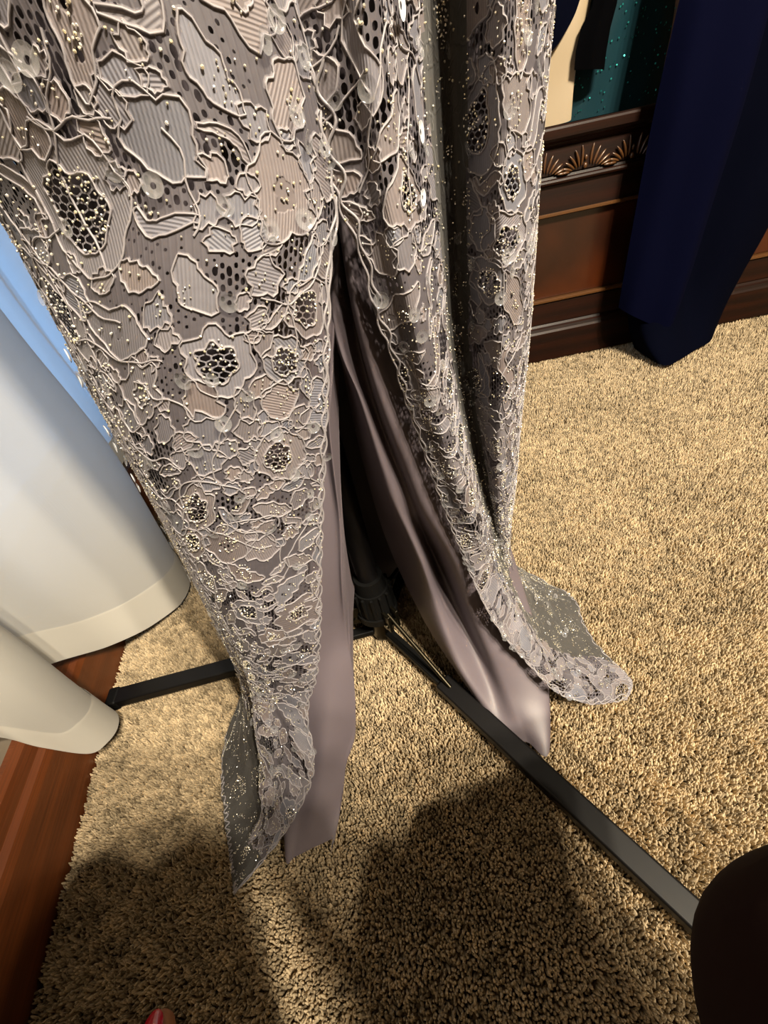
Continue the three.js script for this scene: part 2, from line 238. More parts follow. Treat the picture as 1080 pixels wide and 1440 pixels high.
{ // each strand: from the hanger down to the hem, in the wardrobe's own frame
  const col = (top, low, z) => [[top[0], 1.6, -0.12], [top[0], 1.25, -0.11], [(top[0] + low[0]) / 2, 0.85, (z - 0.1) / 2], [top[1] ?? low[0], 0.62, z], [low[0], (0.62 + low[1]) / 2, z], [low[0], low[1], z]];
  hung('cream_dress', 'pale cream satin dress hanging in the wardrobe, its hem on the ledge', [col([0.30, 0.30], [0.30, 0.4665], -0.075), col([0.33, 0.36], [0.36, 0.4665], -0.055), col([0.35, 0.43], [0.42, 0.4665], -0.052), col([0.37, 0.475], [0.475, 0.468], -0.045), col([0.385, 0.50], [0.478, 0.48], -0.058), col([0.40, 0.52], [0.5, 0.49], -0.09)], M.creamSatin, 16, 60, (m, d) => 0.003 * Math.sin(m * 60 + d * 14) + 0.002 * noise(m * 30, d * 16));
  hung('black_dress', 'plain black dress hanging in front of the teal sequin dress', [col([0.42, 0.492], [0.468, 0.538], -0.034), col([0.44, 0.505], [0.49, 0.534], -0.022), col([0.46, 0.522], [0.51, 0.531], -0.022), col([0.48, 0.537], [0.529, 0.529], -0.034)], M.black, 14, 40, fold(120, 0.0015, 0));
  const teal = hung('teal_dress', 'teal dress strewn with tiny sequins hanging in the wardrobe over the ledge', [col([0.51, 0.47], [0.462, 0.4665], -0.085), col([0.52, 0.51], [0.50, 0.4665], -0.068), col([0.54, 0.56], [0.54, 0.4665], -0.06), col([0.56, 0.60], [0.59, 0.4665], -0.062), col([0.58, 0.645], [0.642, 0.4665], -0.07), col([0.6, 0.68], [0.68, 0.4665], -0.095)], M.teal, 14, 60, (m, d) => 0.006 * Math.sin(m * 42 + d * 5) + 0.006 * noise(m * 22, d * 12));
  const dots = [], q = new THREE.Quaternion(), e = new THREE.Euler(), im = new THREE.InstancedMesh(new THREE.CircleGeometry(0.0015, 7), std({ color: 0x2b8f8c, metalness: 0.85, roughness: 0.4, side: THREE.DoubleSide }), 420);
  for (let i = 0; i < 420; i++) { const c = rr(0, 5), v = rr(0.6, 0.99), s = teal.s.at(c, v); e.set(rr(-0.7, 0.7), rr(-0.7, 0.7), 0); q.setFromEuler(e); im.setMatrixAt(i, new THREE.Matrix4().compose(s.p.addScaledVector(s.n, s.n.z > 0 ? 0.003 : -0.003), q, V(1, 1, 1))); }
  im.name = 'sequin_scatter'; im.userData.kind = 'stuff'; teal.t.add(im);
  hung('navy_dress', 'dark navy dress hanging at the wardrobe left, its curved hem above the cream dress', [[0.33, 0.545], [0.37, 0.555], [0.403, 0.562], [0.425, 0.572], [0.445, 0.59], [0.462, 0.61], [0.472, 0.632]].map(([x, y], i) => col([0.2 + i * 0.012, x], [x, y - 0.0], -0.032 - 0.003 * Math.abs(i - 3))), M.navyDark, 12, 40, fold(90, 0.002, 1));
  // the long navy gown in front of the wardrobe: skirt to the carpet, lighter overskirt on its left
  const L = (x, zt, pts) => [[x * 0.25 + 0.56, 1.6, -0.115], [x * 0.45 + 0.42, 1.2, 0.02], [x * 0.8 + 0.15, 0.85, 0.05], ...pts];
  const n = hung('navy_gown', 'long navy gown hanging down the front of the wardrobe with its train on the carpet', [
    L(0.60, 0, [[0.605, 0.5, 0.045], [0.61, 0.25, 0.045], [0.635, 0.06, 0.05], [0.645, 0.02, 0.055], [0.655, 0.006, 0.065]]),
    L(0.64, 0, [[0.63, 0.5, 0.07], [0.635, 0.25, 0.075], [0.64, 0.09, 0.10], [0.645, 0.03, 0.14], [0.652, 0.004, 0.184]]),
    L(0.70, 0, [[0.70, 0.5, 0.085], [0.69, 0.25, 0.09], [0.69, 0.09, 0.115], [0.695, 0.03, 0.15], [0.705, 0.004, 0.172]]),
    L(0.75, 0, [[0.75, 0.5, 0.06], [0.745, 0.25, 0.06], [0.75, 0.09, 0.08], [0.755, 0.03, 0.12], [0.765, 0.004, 0.14]]),
    L(0.82, 0, [[0.83, 0.5, 0.085], [0.82, 0.25, 0.085], [0.81, 0.09, 0.09], [0.81, 0.03, 0.105], [0.815, 0.004, 0.115]]),
    L(0.90, 0, [[0.92, 0.5, 0.06], [0.905, 0.22, 0.06], [0.88, 0.11, 0.06], [0.865, 0.03, 0.065], [0.86, 0.004, 0.07]]),
    L(0.94, 0, [[0.95, 0.5, 0.03], [0.93, 0.22, 0.03], [0.90, 0.11, 0.03], [0.88, 0.03, 0.03], [0.87, 0.004, 0.03]])], M.navyDark, 14, 90, (m, d) => 0.003 * noise(m * 20, d * 7));
  const over = new Sheet([
    L(0.585, 0, [[0.587, 0.5, 0.06], [0.585, 0.3, 0.065], [0.586, 0.2, 0.068], [0.588, 0.118, 0.07]]), L(0.61, 0, [[0.612, 0.5, 0.088], [0.613, 0.3, 0.09], [0.61, 0.18, 0.095], [0.606, 0.104, 0.098]]),
    L(0.65, 0, [[0.65, 0.5, 0.098], [0.65, 0.3, 0.10], [0.65, 0.18, 0.105], [0.648, 0.08, 0.11]]), L(0.70, 0, [[0.705, 0.5, 0.112], [0.70, 0.3, 0.115], [0.695, 0.18, 0.12], [0.69, 0.06, 0.125]]),
    L(0.735, 0, [[0.742, 0.5, 0.08], [0.738, 0.3, 0.085], [0.732, 0.18, 0.09], [0.724, 0.045, 0.095]])], 24, (m, d) => 0.002 * noise(m * 22, d * 6));
  part(n.t, 'overskirt', over.geometry(14, 80), M.navy, 'lighter navy overskirt with a short hem');
}

// ------------------------------------------------------------------ sheer curtains on the window wall
const weave = dataTexture(512, 512, (u, v, x, y) => { const k = 205 + 22 * tiled(u, v, 6, 2) + 18 * noise(u * 5, v * 120, 3) + 12 * noise(u * 120, v * 5, 6) + ((x + y) % 2 ? 6 : -6); return [k, k, k]; });
M.sheerFull = phys({ color: 0xc2bfb8, transmission: 0.45, thickness: 0, roughness: 0.88, ior: 1.2, bumpMap: scaled(weave, 6), bumpScale: 0.0004, side: THREE.DoubleSide });
M.sheerHem = phys({ color: 0xcac6bd, transmission: 0.4, thickness: 0, roughness: 0.9, ior: 1.2, side: THREE.DoubleSide });
M.sheer = phys({ color: 0xe6e4de, transmission: 0.78, thickness: 0, roughness: 0.84, ior: 1.2, bumpMap: scaled(weave, 6), bumpScale: 0.0004, side: THREE.DoubleSide });
{
  const up = (x, z, y, lean = 0, sway = 0) => [[x * 0.35 - 0.365 * 0.65 + 0.02, 1.98, z * 1.0], [x * 0.45 - 0.2, 1.3, z - lean * 0.7], [x * 0.75 - 0.09, 0.75, z - lean], [x + sway - 0.012, 0.42, z - lean * 0.9], [x + sway, 0.22, z - lean * 0.8], [x, y + 0.05, z - lean * 0.25], [x, y, z]];
  const curtain = (label, strands, hem, ruffle, mat = M.sheerFull) => {
    const t = thing('sheer_curtain', label, 'curtain', [WX, 0, strands[2].at(-1)[2]]), s = new Sheet(strands, 26, ruffle);
    part(t, 'panel', moved(s.geometry(12, 130, 0, 1 - hem / s.length), t), mat);
    const h = [s.geometry(12, 14, 1 - hem / s.length, 1), s.geometry(12, 14, 1 - hem / s.length, 1, 0, s.grid.length - 1, 0.0012)];
    part(t, 'hem', moved(mergeGeometries(h), t), M.sheerHem, 'double hem band'); return s;
  };
  const soft = (m, d, v) => 0.0035 * noise(m * 16, d * 5) * smooth(0.2, 0.8, v);
  curtain('white sheer curtain bulging over the carpet just left of the grey gown', [
    up(-0.338, -0.605, 0.03, 0.02), up(-0.296, -0.57, 0.014, 0.03), up(-0.272, -0.525, 0.006, 0.055), up(-0.268, -0.492, 0.004, 0.06), up(-0.284, -0.458, 0.008, 0.05), up(-0.318, -0.422, 0.022, 0.03), up(-0.343, -0.385, 0.052, 0.02), up(-0.355, -0.338, 0.104, 0.01), up(-0.368, -0.31, 0.13, 0)], 0.055, soft);
  curtain('white sheer curtain with a rounded fold nearest the camera, over the baseboard', [
    up(-0.346, -0.318, 0.035, 0.005), up(-0.328, -0.303, 0.024, 0.008), up(-0.322, -0.284, 0.024, 0.01), up(-0.325, -0.266, 0.03, 0.01), up(-0.336, -0.254, 0.04, 0.01), up(-0.350, -0.249, 0.088, 0.005), up(-0.354, -0.243, 0.136, 0), up(-0.357, -0.225, 0.16, 0), up(-0.345, -0.20, 0.17, 0), up(-0.352, -0.17, 0.17, 0)], 0.05, soft);
  curtain('sheer curtain glowing blue from the window behind the gown', [-0.625, -0.66, -0.72, -0.76, -0.81, -0.87, -0.92, -0.98, -1.05, -1.12, -1.2].map((z, i) => up(-0.352 + [0.004, -0.004, 0.006, 0.012, -0.006, -0.004, 0.01, 0, 0.012, -0.004, 0.008][i], z, 0.135 + 0.002 * i, 0)), 0.045, soft, M.sheer);
  const rod = thing('curtain_rod', 'thin white curtain rod above the window', 'curtain rod', [WX, 1.985, -0.85]);
  part(rod, 'pole', new THREE.CylinderGeometry(0.008, 0.008, 1.6, 16).rotateX(Math.PI / 2).translate(0.045, 0, 0), M.casing);
  for (const z of [-0.75, 0.72]) part(rod, 'bracket', box(0.05, 0.012, 0.012, 0.022, 0, z), M.casing);
}

// ------------------------------------------------------------------ tripod of the dress form inside the gown
const HUB = [0.0084, 0, -0.3011];
{
  M.black2 = phys({ color: 0x080708, roughness: 0.45, specularIntensity: 0.5 });
  M.rubber = phys({ color: 0x050505, roughness: 0.6, specularIntensity: 0.35 });
  M.steel = std({ color: 0x262219, metalness: 0.9, roughness: 0.35 });
  const t = thing('dress_form_stand', 'black three-legged dress form stand with a steel pole under the grey gown', 'stand', HUB);
  part(t, 'pole', new THREE.CylinderGeometry(0.0125, 0.0125, 0.80, 24).translate(0, 0.44, 0), M.black2);
  const col = [new THREE.CylinderGeometry(0.021, 0.024, 0.042, 28).translate(0, 0.078, 0), new THREE.CylinderGeometry(0.017, 0.019, 0.02, 28).translate(0, 0.108, 0), new THREE.CylinderGeometry(0.026, 0.026, 0.01, 28).translate(0, 0.056, 0)];
  for (let k = 0; k < 14; k++) { const a = k / 14 * 6.2832; col.push(new THREE.BoxGeometry(0.003, 0.036, 0.003).translate(0.0228, 0.08, 0).rotateY(a)); }
  part(t, 'collar', mergeGeometries(col), M.rubber);
  part(t, 'pole_foot', new THREE.LatheGeometry([[0, 0.0], [0.013, 0.0], [0.015, 0.006], [0.012, 0.03], [0.012, 0.056], [0, 0.056]].map((p) => new THREE.Vector2(...p)), 24), M.steel);
  const ang = [Math.atan2(-0.907, 0.421), Math.atan2(0.091, -0.996), Math.atan2(0.816, 0.575)], len = [0.40, 0.352, 0.352];
  ang.forEach((a, i) => {
    const leg = part(t, 'leg', box(len[i] - 0.105, 0.014, 0.021, 0.105 + (len[i] - 0.105) / 2, 0.011, 0, 0.0025), M.black2); leg.rotation.y = a;
    part(leg, 'inner_bar', box(0.105, 0.009, 0.012, 0.062, 0.011, 0, 0.002), M.rubber);
    part(leg, 'end_cap', box(0.014, 0.017, 0.024, len[i] + 0.002, 0.0105, 0, 0.003), M.rubber);
    const r = new THREE.CylinderGeometry(0.0026, 0.0026, 0.106, 10); r.rotateZ(Math.PI / 2 - 0); r.rotateZ(-0.44); r.translate(0.07, 0.04, 0); part(leg, 'strut', r, M.steel);
    part(leg, 'hinge', mergeGeometries([box(0.016, 0.03, 0.004, 0.026, 0.058, 0.006, 0.001), box(0.016, 0.03, 0.004, 0.026, 0.058, -0.006, 0.001), new THREE.CylinderGeometry(0.0035, 0.0035, 0.02, 12).rotateX(Math.PI / 2).translate(0.028, 0.052, 0)].map((g) => g.index ? g.toNonIndexed() : g)), M.steel);
  });
  // the lower end of the form itself, above the frame
  const form = new THREE.LatheGeometry([[0.0, 0.66], [0.11, 0.66], [0.118, 0.68], [0.122, 0.74], [0.115, 0.82], [0.095, 0.9], [0.09, 0.94], [0.11, 1.05], [0.125, 1.15], [0.1, 1.27], [0.045, 1.33], [0.04, 1.38], [0, 1.385]].map((p) => new THREE.Vector2(...p)), 40); form.scale(0.8, 1, 0.66);
  part(t, 'torso_form', form, std({ color: 0x08080a, roughness: 0.9 }));
}

// ------------------------------------------------------------------ the lace gown
// Strands of the skirt in metres, from knee height down to the hem, going round from the left edge of the slit to its right edge.
const LACE = {
  c0: [[.0368, .4518, -.1996], [.0309, .4405, -.1966], [.0255, .4264, -.1923], [.0171, .399, -.1892], [.0071, .3654, -.1879], [-.0061, .3233, -.1869], [-.0226, .2682, -.1866], [-.0441, .1958, -.1848], [-.059, .1526, -.1827], [-.0799, .112, -.1771], [-.0868, .082, -.1535], [-.093, .066, -.1428], [-.1215, .036, -.1259], [-.1558, .016, -.1113], [-.1886, .007, -.0966]],
  c1: [[.0215, .4546, -.1868], [.0107, .4315, -.1797], [-.0097, .3766, -.1757], [-.0398, .2887, -.1755], [-.063, .2233, -.175], [-.101, .115, -.1835], [-.1141, .07, -.1547], [-.1385, .036, -.137], [-.1694, .014, -.1185], [-.1912, .007, -.1036]],
  c2: [[-.002, .4588, -.176], [-.0109, .4373, -.1717], [-.0304, .3864, -.1693], [-.0597, .3047, -.1698], [-.0786, .2364, -.173], [-.1139, .12, -.1861], [-.1276, .07, -.1594], [-.1464, .036, -.1396], [-.1763, .013, -.1261], [-.1933, .007, -.1141]],
  c3: [[-.0272, .4632, -.1779], [-.0355, .4422, -.1744], [-.0538, .3926, -.1718], [-.0772, .3068, -.1758], [-.0969, .2148, -.1818], [-.1278, .115, -.1933], [-.1422, .062, -.1667], [-.1544, .032, -.1431], [-.1767, .012, -.1318], [-.1949, .007, -.1276]],
  c4: [[-.0539, .4654, -.1926], [-.0611, .4454, -.1904], [-.0772, .3915, -.1888], [-.0935, .3031, -.1925], [-.1101, .1916, -.1974], [-.1319, .085, -.2076], [-.1436, .03, -.1767], [-.1533, .018, -.1578], [-.1745, .008, -.1518], [-.1982, .007, -.151]],
  c5: [[-.0912, .4712, -.2328], [-.0935, .4449, -.2319], [-.0985, .4135, -.2298], [-.1037, .3721, -.2275], [-.1064, .3388, -.2262], [-.1125, .2725, -.2232], [-.1221, .1981, -.2181], [-.1374, .12, -.2259], [-.1475, .07, -.2123], [-.173, .025, -.1951], [-.202, .007, -.1799]],
  c6: [[-.1038, .4701, -.2654], [-.1106, .4064, -.2627], [-.1196, .3206, -.2587], [-.1265, .2444, -.2554], [-.1359, .16, -.2483], [-.1505, .08, -.2472], [-.1755, .03, -.2309], [-.2028, .007, -.2052]],
  c7: [[-.1095, .4692, -.3219], [-.1165, .39, -.3194], [-.1303, .2851, -.314], [-.1368, .1887, -.3113], [-.1477, .09, -.303], [-.1649, .03, -.2918], [-.19, .007, -.262]],
  c8: [[-.0405, .4434, -.4281], [-.0641, .3321, -.4353], [-.0885, .1897, -.4412], [-.0989, .045, -.4572], [-.0936, .007, -.4133]],
  c9: [[.1059, .4151, -.4374], [.0924, .2847, -.4506], [.0788, .119, -.4532], [.068, .04, -.4417], [.0546, .007, -.4156]],
  c9b: [[.1809, .4055, -.3568], [.1792, .3033, -.3688], [.1745, .1769, -.382], [.1823, .05, -.4175], [.1702, .007, -.3944]],
  c10: [[.169, .4272, -.2776], [.1701, .3691, -.2769], [.1693, .3097, -.2774], [.1679, .2398, -.2782], [.1662, .1677, -.2793], [.1729, .1, -.2918], [.2114, .007, -.3257]],
  c11: [[.1514, .4313, -.2355], [.1515, .3811, -.2355], [.1507, .3303, -.236], [.1493, .2703, -.2369], [.1482, .1998, -.2375], [.1561, .14, -.2504], [.1947, .05, -.2817], [.2459, .007, -.2672]],
  c12: [[.1121, .4385, -.2031], [.114, .3953, -.2055], [.1185, .3486, -.211], [.1213, .2926, -.2152], [.1298, .2154, -.223], [.1581, .118, -.2433], [.1985, .05, -.2454], [.2512, .007, -.2453]],
  c13: [[.1071, .439, -.2435], [.1078, .3892, -.2454], [.1121, .3376, -.2456], [.12, .2762, -.2441], [.1265, .2113, -.2294], [.1509, .115, -.2334], [.1901, .045, -.2173], [.2396, .007, -.1974]],
  c14: [[.061, .4476, -.1905], [.0655, .4089, -.1921], [.072, .3667, -.1973], [.0839, .3124, -.2034], [.101, .2396, -.2089], [.1285, .138, -.2233], [.1435, .085, -.1899], [.1681, .04, -.1612], [.2424, .007, -.1469]],
  c15: [[.0488, .4497, -.1939], [.0539, .4109, -.1957], [.0616, .3599, -.2007], [.0763, .2874, -.2095], [.1012, .1786, -.2132], [.1165, .11, -.1954], [.1433, .062, -.1644], [.1768, .03, -.1421], [.2404, .007, -.1342]],
  c16: [[.0368, .4518, -.1996], [.0411, .4434, -.1988], [.043, .4295, -.1994], [.0444, .4116, -.2001], [.05, .3882, -.2019], [.0542, .3638, -.2049], [.0608, .3323, -.2083], [.0694, .2908, -.213], [.0832, .2269, -.2166], [.0938, .1806, -.2165], [.1026, .138, -.2024], [.1102, .112, -.1923], [.124, .082, -.1792], [.1402, .055, -.1559], [.147, .048, -.1445], [.1614, .036, -.1343], [.1818, .024, -.1254], [.2246, .007, -.1226]],
};
const LINING = {
  li: [[.0438, .4469, -.236], [.0336, .398, -.2477], [.0174, .3318, -.2494], [.0004, .2386, -.255], [-.0077, .1684, -.2619], [-.0117, .115, -.2837], [-.0232, .09, -.2799], [-.0328, .075, -.2712]],
  l0a: [[.0417, .4475, -.2282], [.0288, .4039, -.2262], [.0116, .3526, -.2207], [.004, .3087, -.218], [-.0016, .2715, -.218], [-.0147, .2152, -.2155], [-.0273, .1432, -.2153], [-.0334, .112, -.2015], [-.0417, .08, -.1873], [-.051, .057, -.1721], [-.0619, .047, -.1627], [-.0729, .031, -.1458], [-.087, .013, -.1261], [-.0964, .007, -.1101]],
  l0: [[.0403, .4479, -.2224], [.0277, .4054, -.2203], [.0109, .3557, -.2147], [.0034, .313, -.212], [-.0021, .2769, -.212], [-.0148, .2223, -.2095], [-.0273, .151, -.2102], [-.0334, .118, -.1983], [-.0418, .085, -.1851], [-.051, .062, -.1702], [-.0618, .052, -.161], [-.0727, .036, -.1443], [-.0872, .016, -.1244], [-.0983, .007, -.1075]],
  l1: [[.0364, .4486, -.222], [.0054, .3501, -.2199], [-.003, .3005, -.216], [-.0168, .2374, -.2123], [-.0386, .155, -.2085], [-.0552, .118, -.1921], [-.0723, .08, -.1677], [-.0923, .042, -.1433], [-.1181, .007, -.1064]],
  l2: [[.0258, .4505, -.2185], [-.0053, .3555, -.2159], [-.0381, .252, -.2085], [-.089, .095, -.1877], [-.1086, .04, -.1493], [-.133, .007, -.1054]],
  l3: [[.0078, .4538, -.2159], [-.0255, .3646, -.2105], [-.0597, .2659, -.2055], [-.1146, .098, -.1957], [-.1301, .04, -.1566], [-.1426, .007, -.1089]],
  l4: [[-.0232, .4593, -.2208], [-.0558, .372, -.2149], [-.0831, .2699, -.2123], [-.1215, .095, -.2137], [-.1377, .007, -.1815]],
  l5: [[-.082, .4667, -.2488], [-.097, .3613, -.2434], [-.1107, .2389, -.2375], [-.1249, .13, -.2424], [-.1392, .007, -.2434]],
  l6: [[-.0765, .4545, -.3518], [-.0985, .3066, -.3463], [-.1164, .1, -.3586], [-.1118, .007, -.343]],
  l7: [[.0556, .4264, -.4062], [.0245, .246, -.4193], [.0064, .0841, -.43], [-.0119, .007, -.3779]],
  l8: [[.1482, .4127, -.339], [.145, .2413, -.3512], [.1435, .11, -.3626], [.1445, .007, -.3516]],
  r0: [[.1528, .4269, -.2582], [.1487, .3217, -.2606], [.1461, .2081, -.262], [.1554, .12, -.2536], [.1859, .007, -.2671]],
  r1: [[.1324, .4307, -.2524], [.1348, .3279, -.2545], [.141, .2331, -.2534], [.1645, .115, -.2542], [.1774, .03, -.2312], [.1863, .007, -.2118]],
  ra: [[.0777, .4405, -.2502], [.0851, .3932, -.252], [.1017, .328, -.2501], [.1259, .2281, -.2456], [.1536, .125, -.2389], [.1603, .065, -.2038], [.1595, .04, -.1746], [.1486, .022, -.147], [.1263, .007, -.109]],
  rb: [[.0413, .4453, -.2141], [.0402, .4207, -.2102], [.0415, .3971, -.2099], [.045, .3687, -.2113], [.0506, .3397, -.2141], [.0578, .3091, -.2175], [.0675, .2563, -.222], [.0851, .1903, -.2222], [.0982, .12, -.218], [.1056, .075, -.1925], [.1107, .035, -.1629], [.1092, .007, -.1204]],
  rc: [[.0425, .4445, -.2311], [.0394, .4114, -.2286], [.0393, .3773, -.2286], [.0423, .3438, -.2302], [.048, .3073, -.2331], [.058, .2527, -.238], [.0834, .138, -.2805], [.0899, .09, -.2444], [.0945, .052, -.2063], [.0959, .024, -.1697], [.0922, .007, -.1335]],
  rd: [[.0383, .443, -.2187], [.0257, .4034, -.2205], [.0277, .3831, -.2203], [.0307, .3643, -.2209], [.0349, .3164, -.2253], [.0395, .273, -.2306], [.0476, .2356, -.2342], [.0573, .1824, -.2351], [.0638, .115, -.2364], [.0671, .075, -.2148], [.0701, .05, -.1952], [.0733, .04, -.185], [.0831, .007, -.1622]],
  re: [[.0417, .4381, -.2465], [.0331, .3918, -.2579], [.0315, .3391, -.2732], [.0324, .2578, -.2882], [.0418, .14, -.3096], [.0504, .085, -.2756], [.0609, .04, -.2412], [.076, .007, -.2025]],
};
const AX = [0.012, -0.312];                                // middle of the skirt
const risen = (s, list) => [...list.map(([y, k]) => [AX[0] + (s[0][0] - AX[0]) * k, y, AX[1] + (s[0][2] - AX[1]) * k]), ...s];
const crinkle = (m, d, v) => { const low = smooth(0.62, 0.93, v); return 0.0022 * noise(m * 26, d * 9, 2) * (0.4 + low) + 0.0034 * low * noise(m * 46 + d * 20, d * 34 - m * 16, 5) + 0.0014 * low * noise(m * 110, d * 90, 8); };
const lace = new Sheet(Object.values(LACE).map((s) => risen(s, [[0.80, 0.93], [0.66, 0.98], [0.55, 1.0]])), 36, crinkle);
const satin = new Sheet(Object.values(LINING).map((s) => risen(s, [[0.80, 0.92], [0.66, 0.96], [0.55, 0.99]])), 36, (m, d, v) => 0.0012 * noise(m * 18, d * 6, 3) * smooth(0.4, 0.7, v));

// the pattern of the lace in a square of T metres that repeats: corded flowers, leaves, rings and ribbons over hexagonal net
const T = 0.56, PX = 2048, K = PX / T / 1000;              // pixels per millimetre
const TAU = Math.PI * 2, motifs = []; seedState = 20240;
{
  const far = (a, b) => { let dx = Math.abs(a.x - b.x), dy = Math.abs(a.y - b.y); dx = Math.min(dx, 560 - dx); dy = Math.min(dy, 560 - dy); return Math.hypot(dx, dy); };
  const place = (x, y, r, kind, rot) => { const m = { x, y, r, kind, rot: rot ?? rr(0, TAU), s: rr(0, 90), open: [], beads: [], lines: [] }; motifs.push(m); return m; };
  const sizes = [[18.5, 16], [14.5, 110], [11, 520], [8, 1800], [5.6, 3200], [4, 4500], [2.8, 5000]];
  // the large motifs of the left front, where they sit on the cloth (mm across from the slit, mm down)
  for (const a of [[95, 328, 17, 'ring', 0.3], [29, 331, 11.5, 'flower', 0], [61, 318, 9, 'flower', 0.4], [57, 358, 9, 'leaf', 0.5], [52, 384, 13, 'ring', 0.25], [59, 399, 7.5, 'flower', 0], [58, 412, 7.5, 'flower', 0.5], [59, 426, 7, 'flower', 1], [27, 430, 12.5, 'ring', 0.2], [30, 458, 9, 'leaf', 1.2], [91, 366, 14, 'leaf', 1.1], [84, 391, 10, 'flower', 0.2], [16, 366, 9, 'ring', 0.4], [230, 358, 10, 'ring', 0.1], [20, 306, 10, 'leaf', 2.6], [41, 303, 9, 'leaf', 0.4], [72, 296, 11, 'leaf', 2.8]]) place(...a);
  for (const [r0, tries] of sizes) for (let k = 0; k < tries; k++) {
    const c = { x: rr(0, 560), y: rr(0, 560), r: r0 * rr(0.88, 1.15) };
    if (motifs.every((m) => far(m, c) > (m.r + c.r) * 0.84)) place(c.x, c.y, c.r, r0 > 18 ? 'ring' : r0 > 10 ? ['flower', 'leaf', 'ring', 'ribbon'][Math.floor(rnd() * 4)] : r0 > 4 ? ['flower', 'leaf', 'leaf', 'ribbon', 'flower'][Math.floor(rnd() * 5)] : 'flower');
  }
  const turn = (m, pts) => { const c = Math.cos(m.rot), s = Math.sin(m.rot); return pts.map(([x, y]) => [m.x + x * c - y * s + 0.7 * noise(x * 0.5, y * 0.5, m.s), m.y + x * s + y * c + 0.5 * noise(x * 0.5, y * 0.5, m.s + 40)]); };
  for (const m of motifs) {
    const r = m.r, N = Math.max(20, Math.round(r * 3.2)), wob = (f, a) => 1 + a * noise(Math.cos(f) * 1.4, Math.sin(f) * 1.4, m.s);
    if (m.kind === 'flower') {
      const n = 4 + Math.floor(rr(0, 4)), el = rr(0.95, 1.3), pts = (k, sc) => Array.from({ length: N }, (_, i) => { const f = i / N * TAU, q = r * k * (1 - sc + sc * Math.pow(Math.abs(Math.cos(n * f / 2)), 0.55)) * wob(f, 0.45); return [q * Math.cos(f), q * Math.sin(f) * el]; });
      m.lines.push(turn(m, pts(1.06, 0.27)));
      if (r > 9) { m.open.push(turn(m, pts(0.36, 0.2))); if (rnd() < 0.6) m.lines.push(turn(m, pts(0.42, 0.2))); for (let i = 0; i < 12; i++) { const a = rr(0, TAU), q = r * rr(0.05, 0.5); m.beads.push([q * Math.cos(a), q * Math.sin(a)]); } }
    } else if (m.kind === 'ring') {
      const el = rr(1.05, 1.35), ins = rr(0.56, 0.68), pts = (k, sc) => Array.from({ length: N }, (_, i) => { const f = i / N * TAU, q = r * k * (1 - sc + sc * Math.abs(Math.cos(3.5 * f))) * wob(f, 0.4); return [q * Math.cos(f) + (1 - k) * r * 0.2, q * Math.sin(f) * el]; });
      m.lines.push(turn(m, pts(1.02, 0.1))); const inner = turn(m, pts(ins, 0.12)); m.lines.push(inner); m.open.push(inner);
      for (let i = 0; i < N * 0.5; i++) { const f = i / (N * 0.5) * TAU, q = r * ins * 0.86 * wob(f, 0.4); m.beads.push([q * Math.cos(f) + (1 - ins) * r * 0.2, q * Math.sin(f) * el]); }
      for (let i = 0; i < 16; i++) { const a = rr(0, TAU), q = r * ins * Math.sqrt(rnd()) * 0.8; m.beads.push([q * Math.cos(a), q * Math.sin(a) * el]); }
    } else if (m.kind === 'leaf') {
      const W = r * rr(0.42, 0.62), L = r * 1.22, bend = r * rr(-0.35, 0.35), wv = Math.floor(rr(2, 5)), side = (t, s) => [s * W * Math.pow(Math.sin(Math.PI * t), 0.7) * (1 + 0.16 * Math.sin(t * TAU * wv)) + bend * Math.sin(Math.PI * t), -L + 2 * L * t], pts = [];
      for (let i = 0; i <= N / 2; i++) pts.push(side(0.01 + 0.98 * i / (N / 2), 1)); for (let i = Math.floor(N / 2); i >= 0; i--) pts.push(side(0.01 + 0.98 * i / (N / 2), -1));
      m.lines.push(turn(m, pts));
      const slots = Math.floor(r / 2.6); for (let i = 1; i < slots; i++) { const t = 0.2 + 0.6 * i / slots, [cx, cy] = side(t, 0); m.beads.push([cx + 1, cy + 1]); if (i % 2 && r > 10) m.open.push(turn(m, Array.from({ length: 9 }, (_, k) => [cx + W * 0.3 * Math.cos(k / 9 * TAU), cy + 1.4 * Math.sin(k / 9 * TAU)]))); }
    } else {
      const w = r * rr(0.24, 0.34), a = rr(0.5, 1.1), line = (t) => [r * 0.5 * Math.sin(t * Math.PI * 2 * a), (t - 0.5) * 2.5 * r], pts = [], back = [];
      for (let i = 0; i <= N / 2; i++) { const t = i / (N / 2), k = w * (0.35 + 0.65 * Math.sin(Math.PI * t)) * (1 + 0.12 * Math.sin(t * 21)), p = line(t), q = line(t + 0.01), d = Math.hypot(q[0] - p[0], q[1] - p[1]), nx = -(q[1] - p[1]) / d, ny = (q[0] - p[0]) / d; pts.push([p[0] + nx * k, p[1] + ny * k]); back.unshift([p[0] - nx * k, p[1] - ny * k]); if (i % 2) m.beads.push([p[0] + nx * (k + 2), p[1] + ny * (k + 2)]); }
      m.lines.push(turn(m, [...pts, ...back]));
    }
    m.glints = []; if (r > 3.5 && rnd() < 0.75) { const gx = rr(-0.3, 0.3) * r, gy = rr(-0.3, 0.3) * r, ga = r * rr(0.25, 0.55), gb = r * rr(0.35, 0.85); for (let y = -gb; y < gb; y += 1.7) for (let x = -ga; x < ga; x += 1.5) if ((x / ga) ** 2 + (y / gb) ** 2 < 1 && rnd() < 0.5) m.glints.push([m.x + gx + x + rr(-0.4, 0.4), m.y + gy + y + rr(-0.4, 0.4)]); }
    m.beads = turn(m, m.beads);
  }
}
const strays = [];                                         // single cords that wander over the net
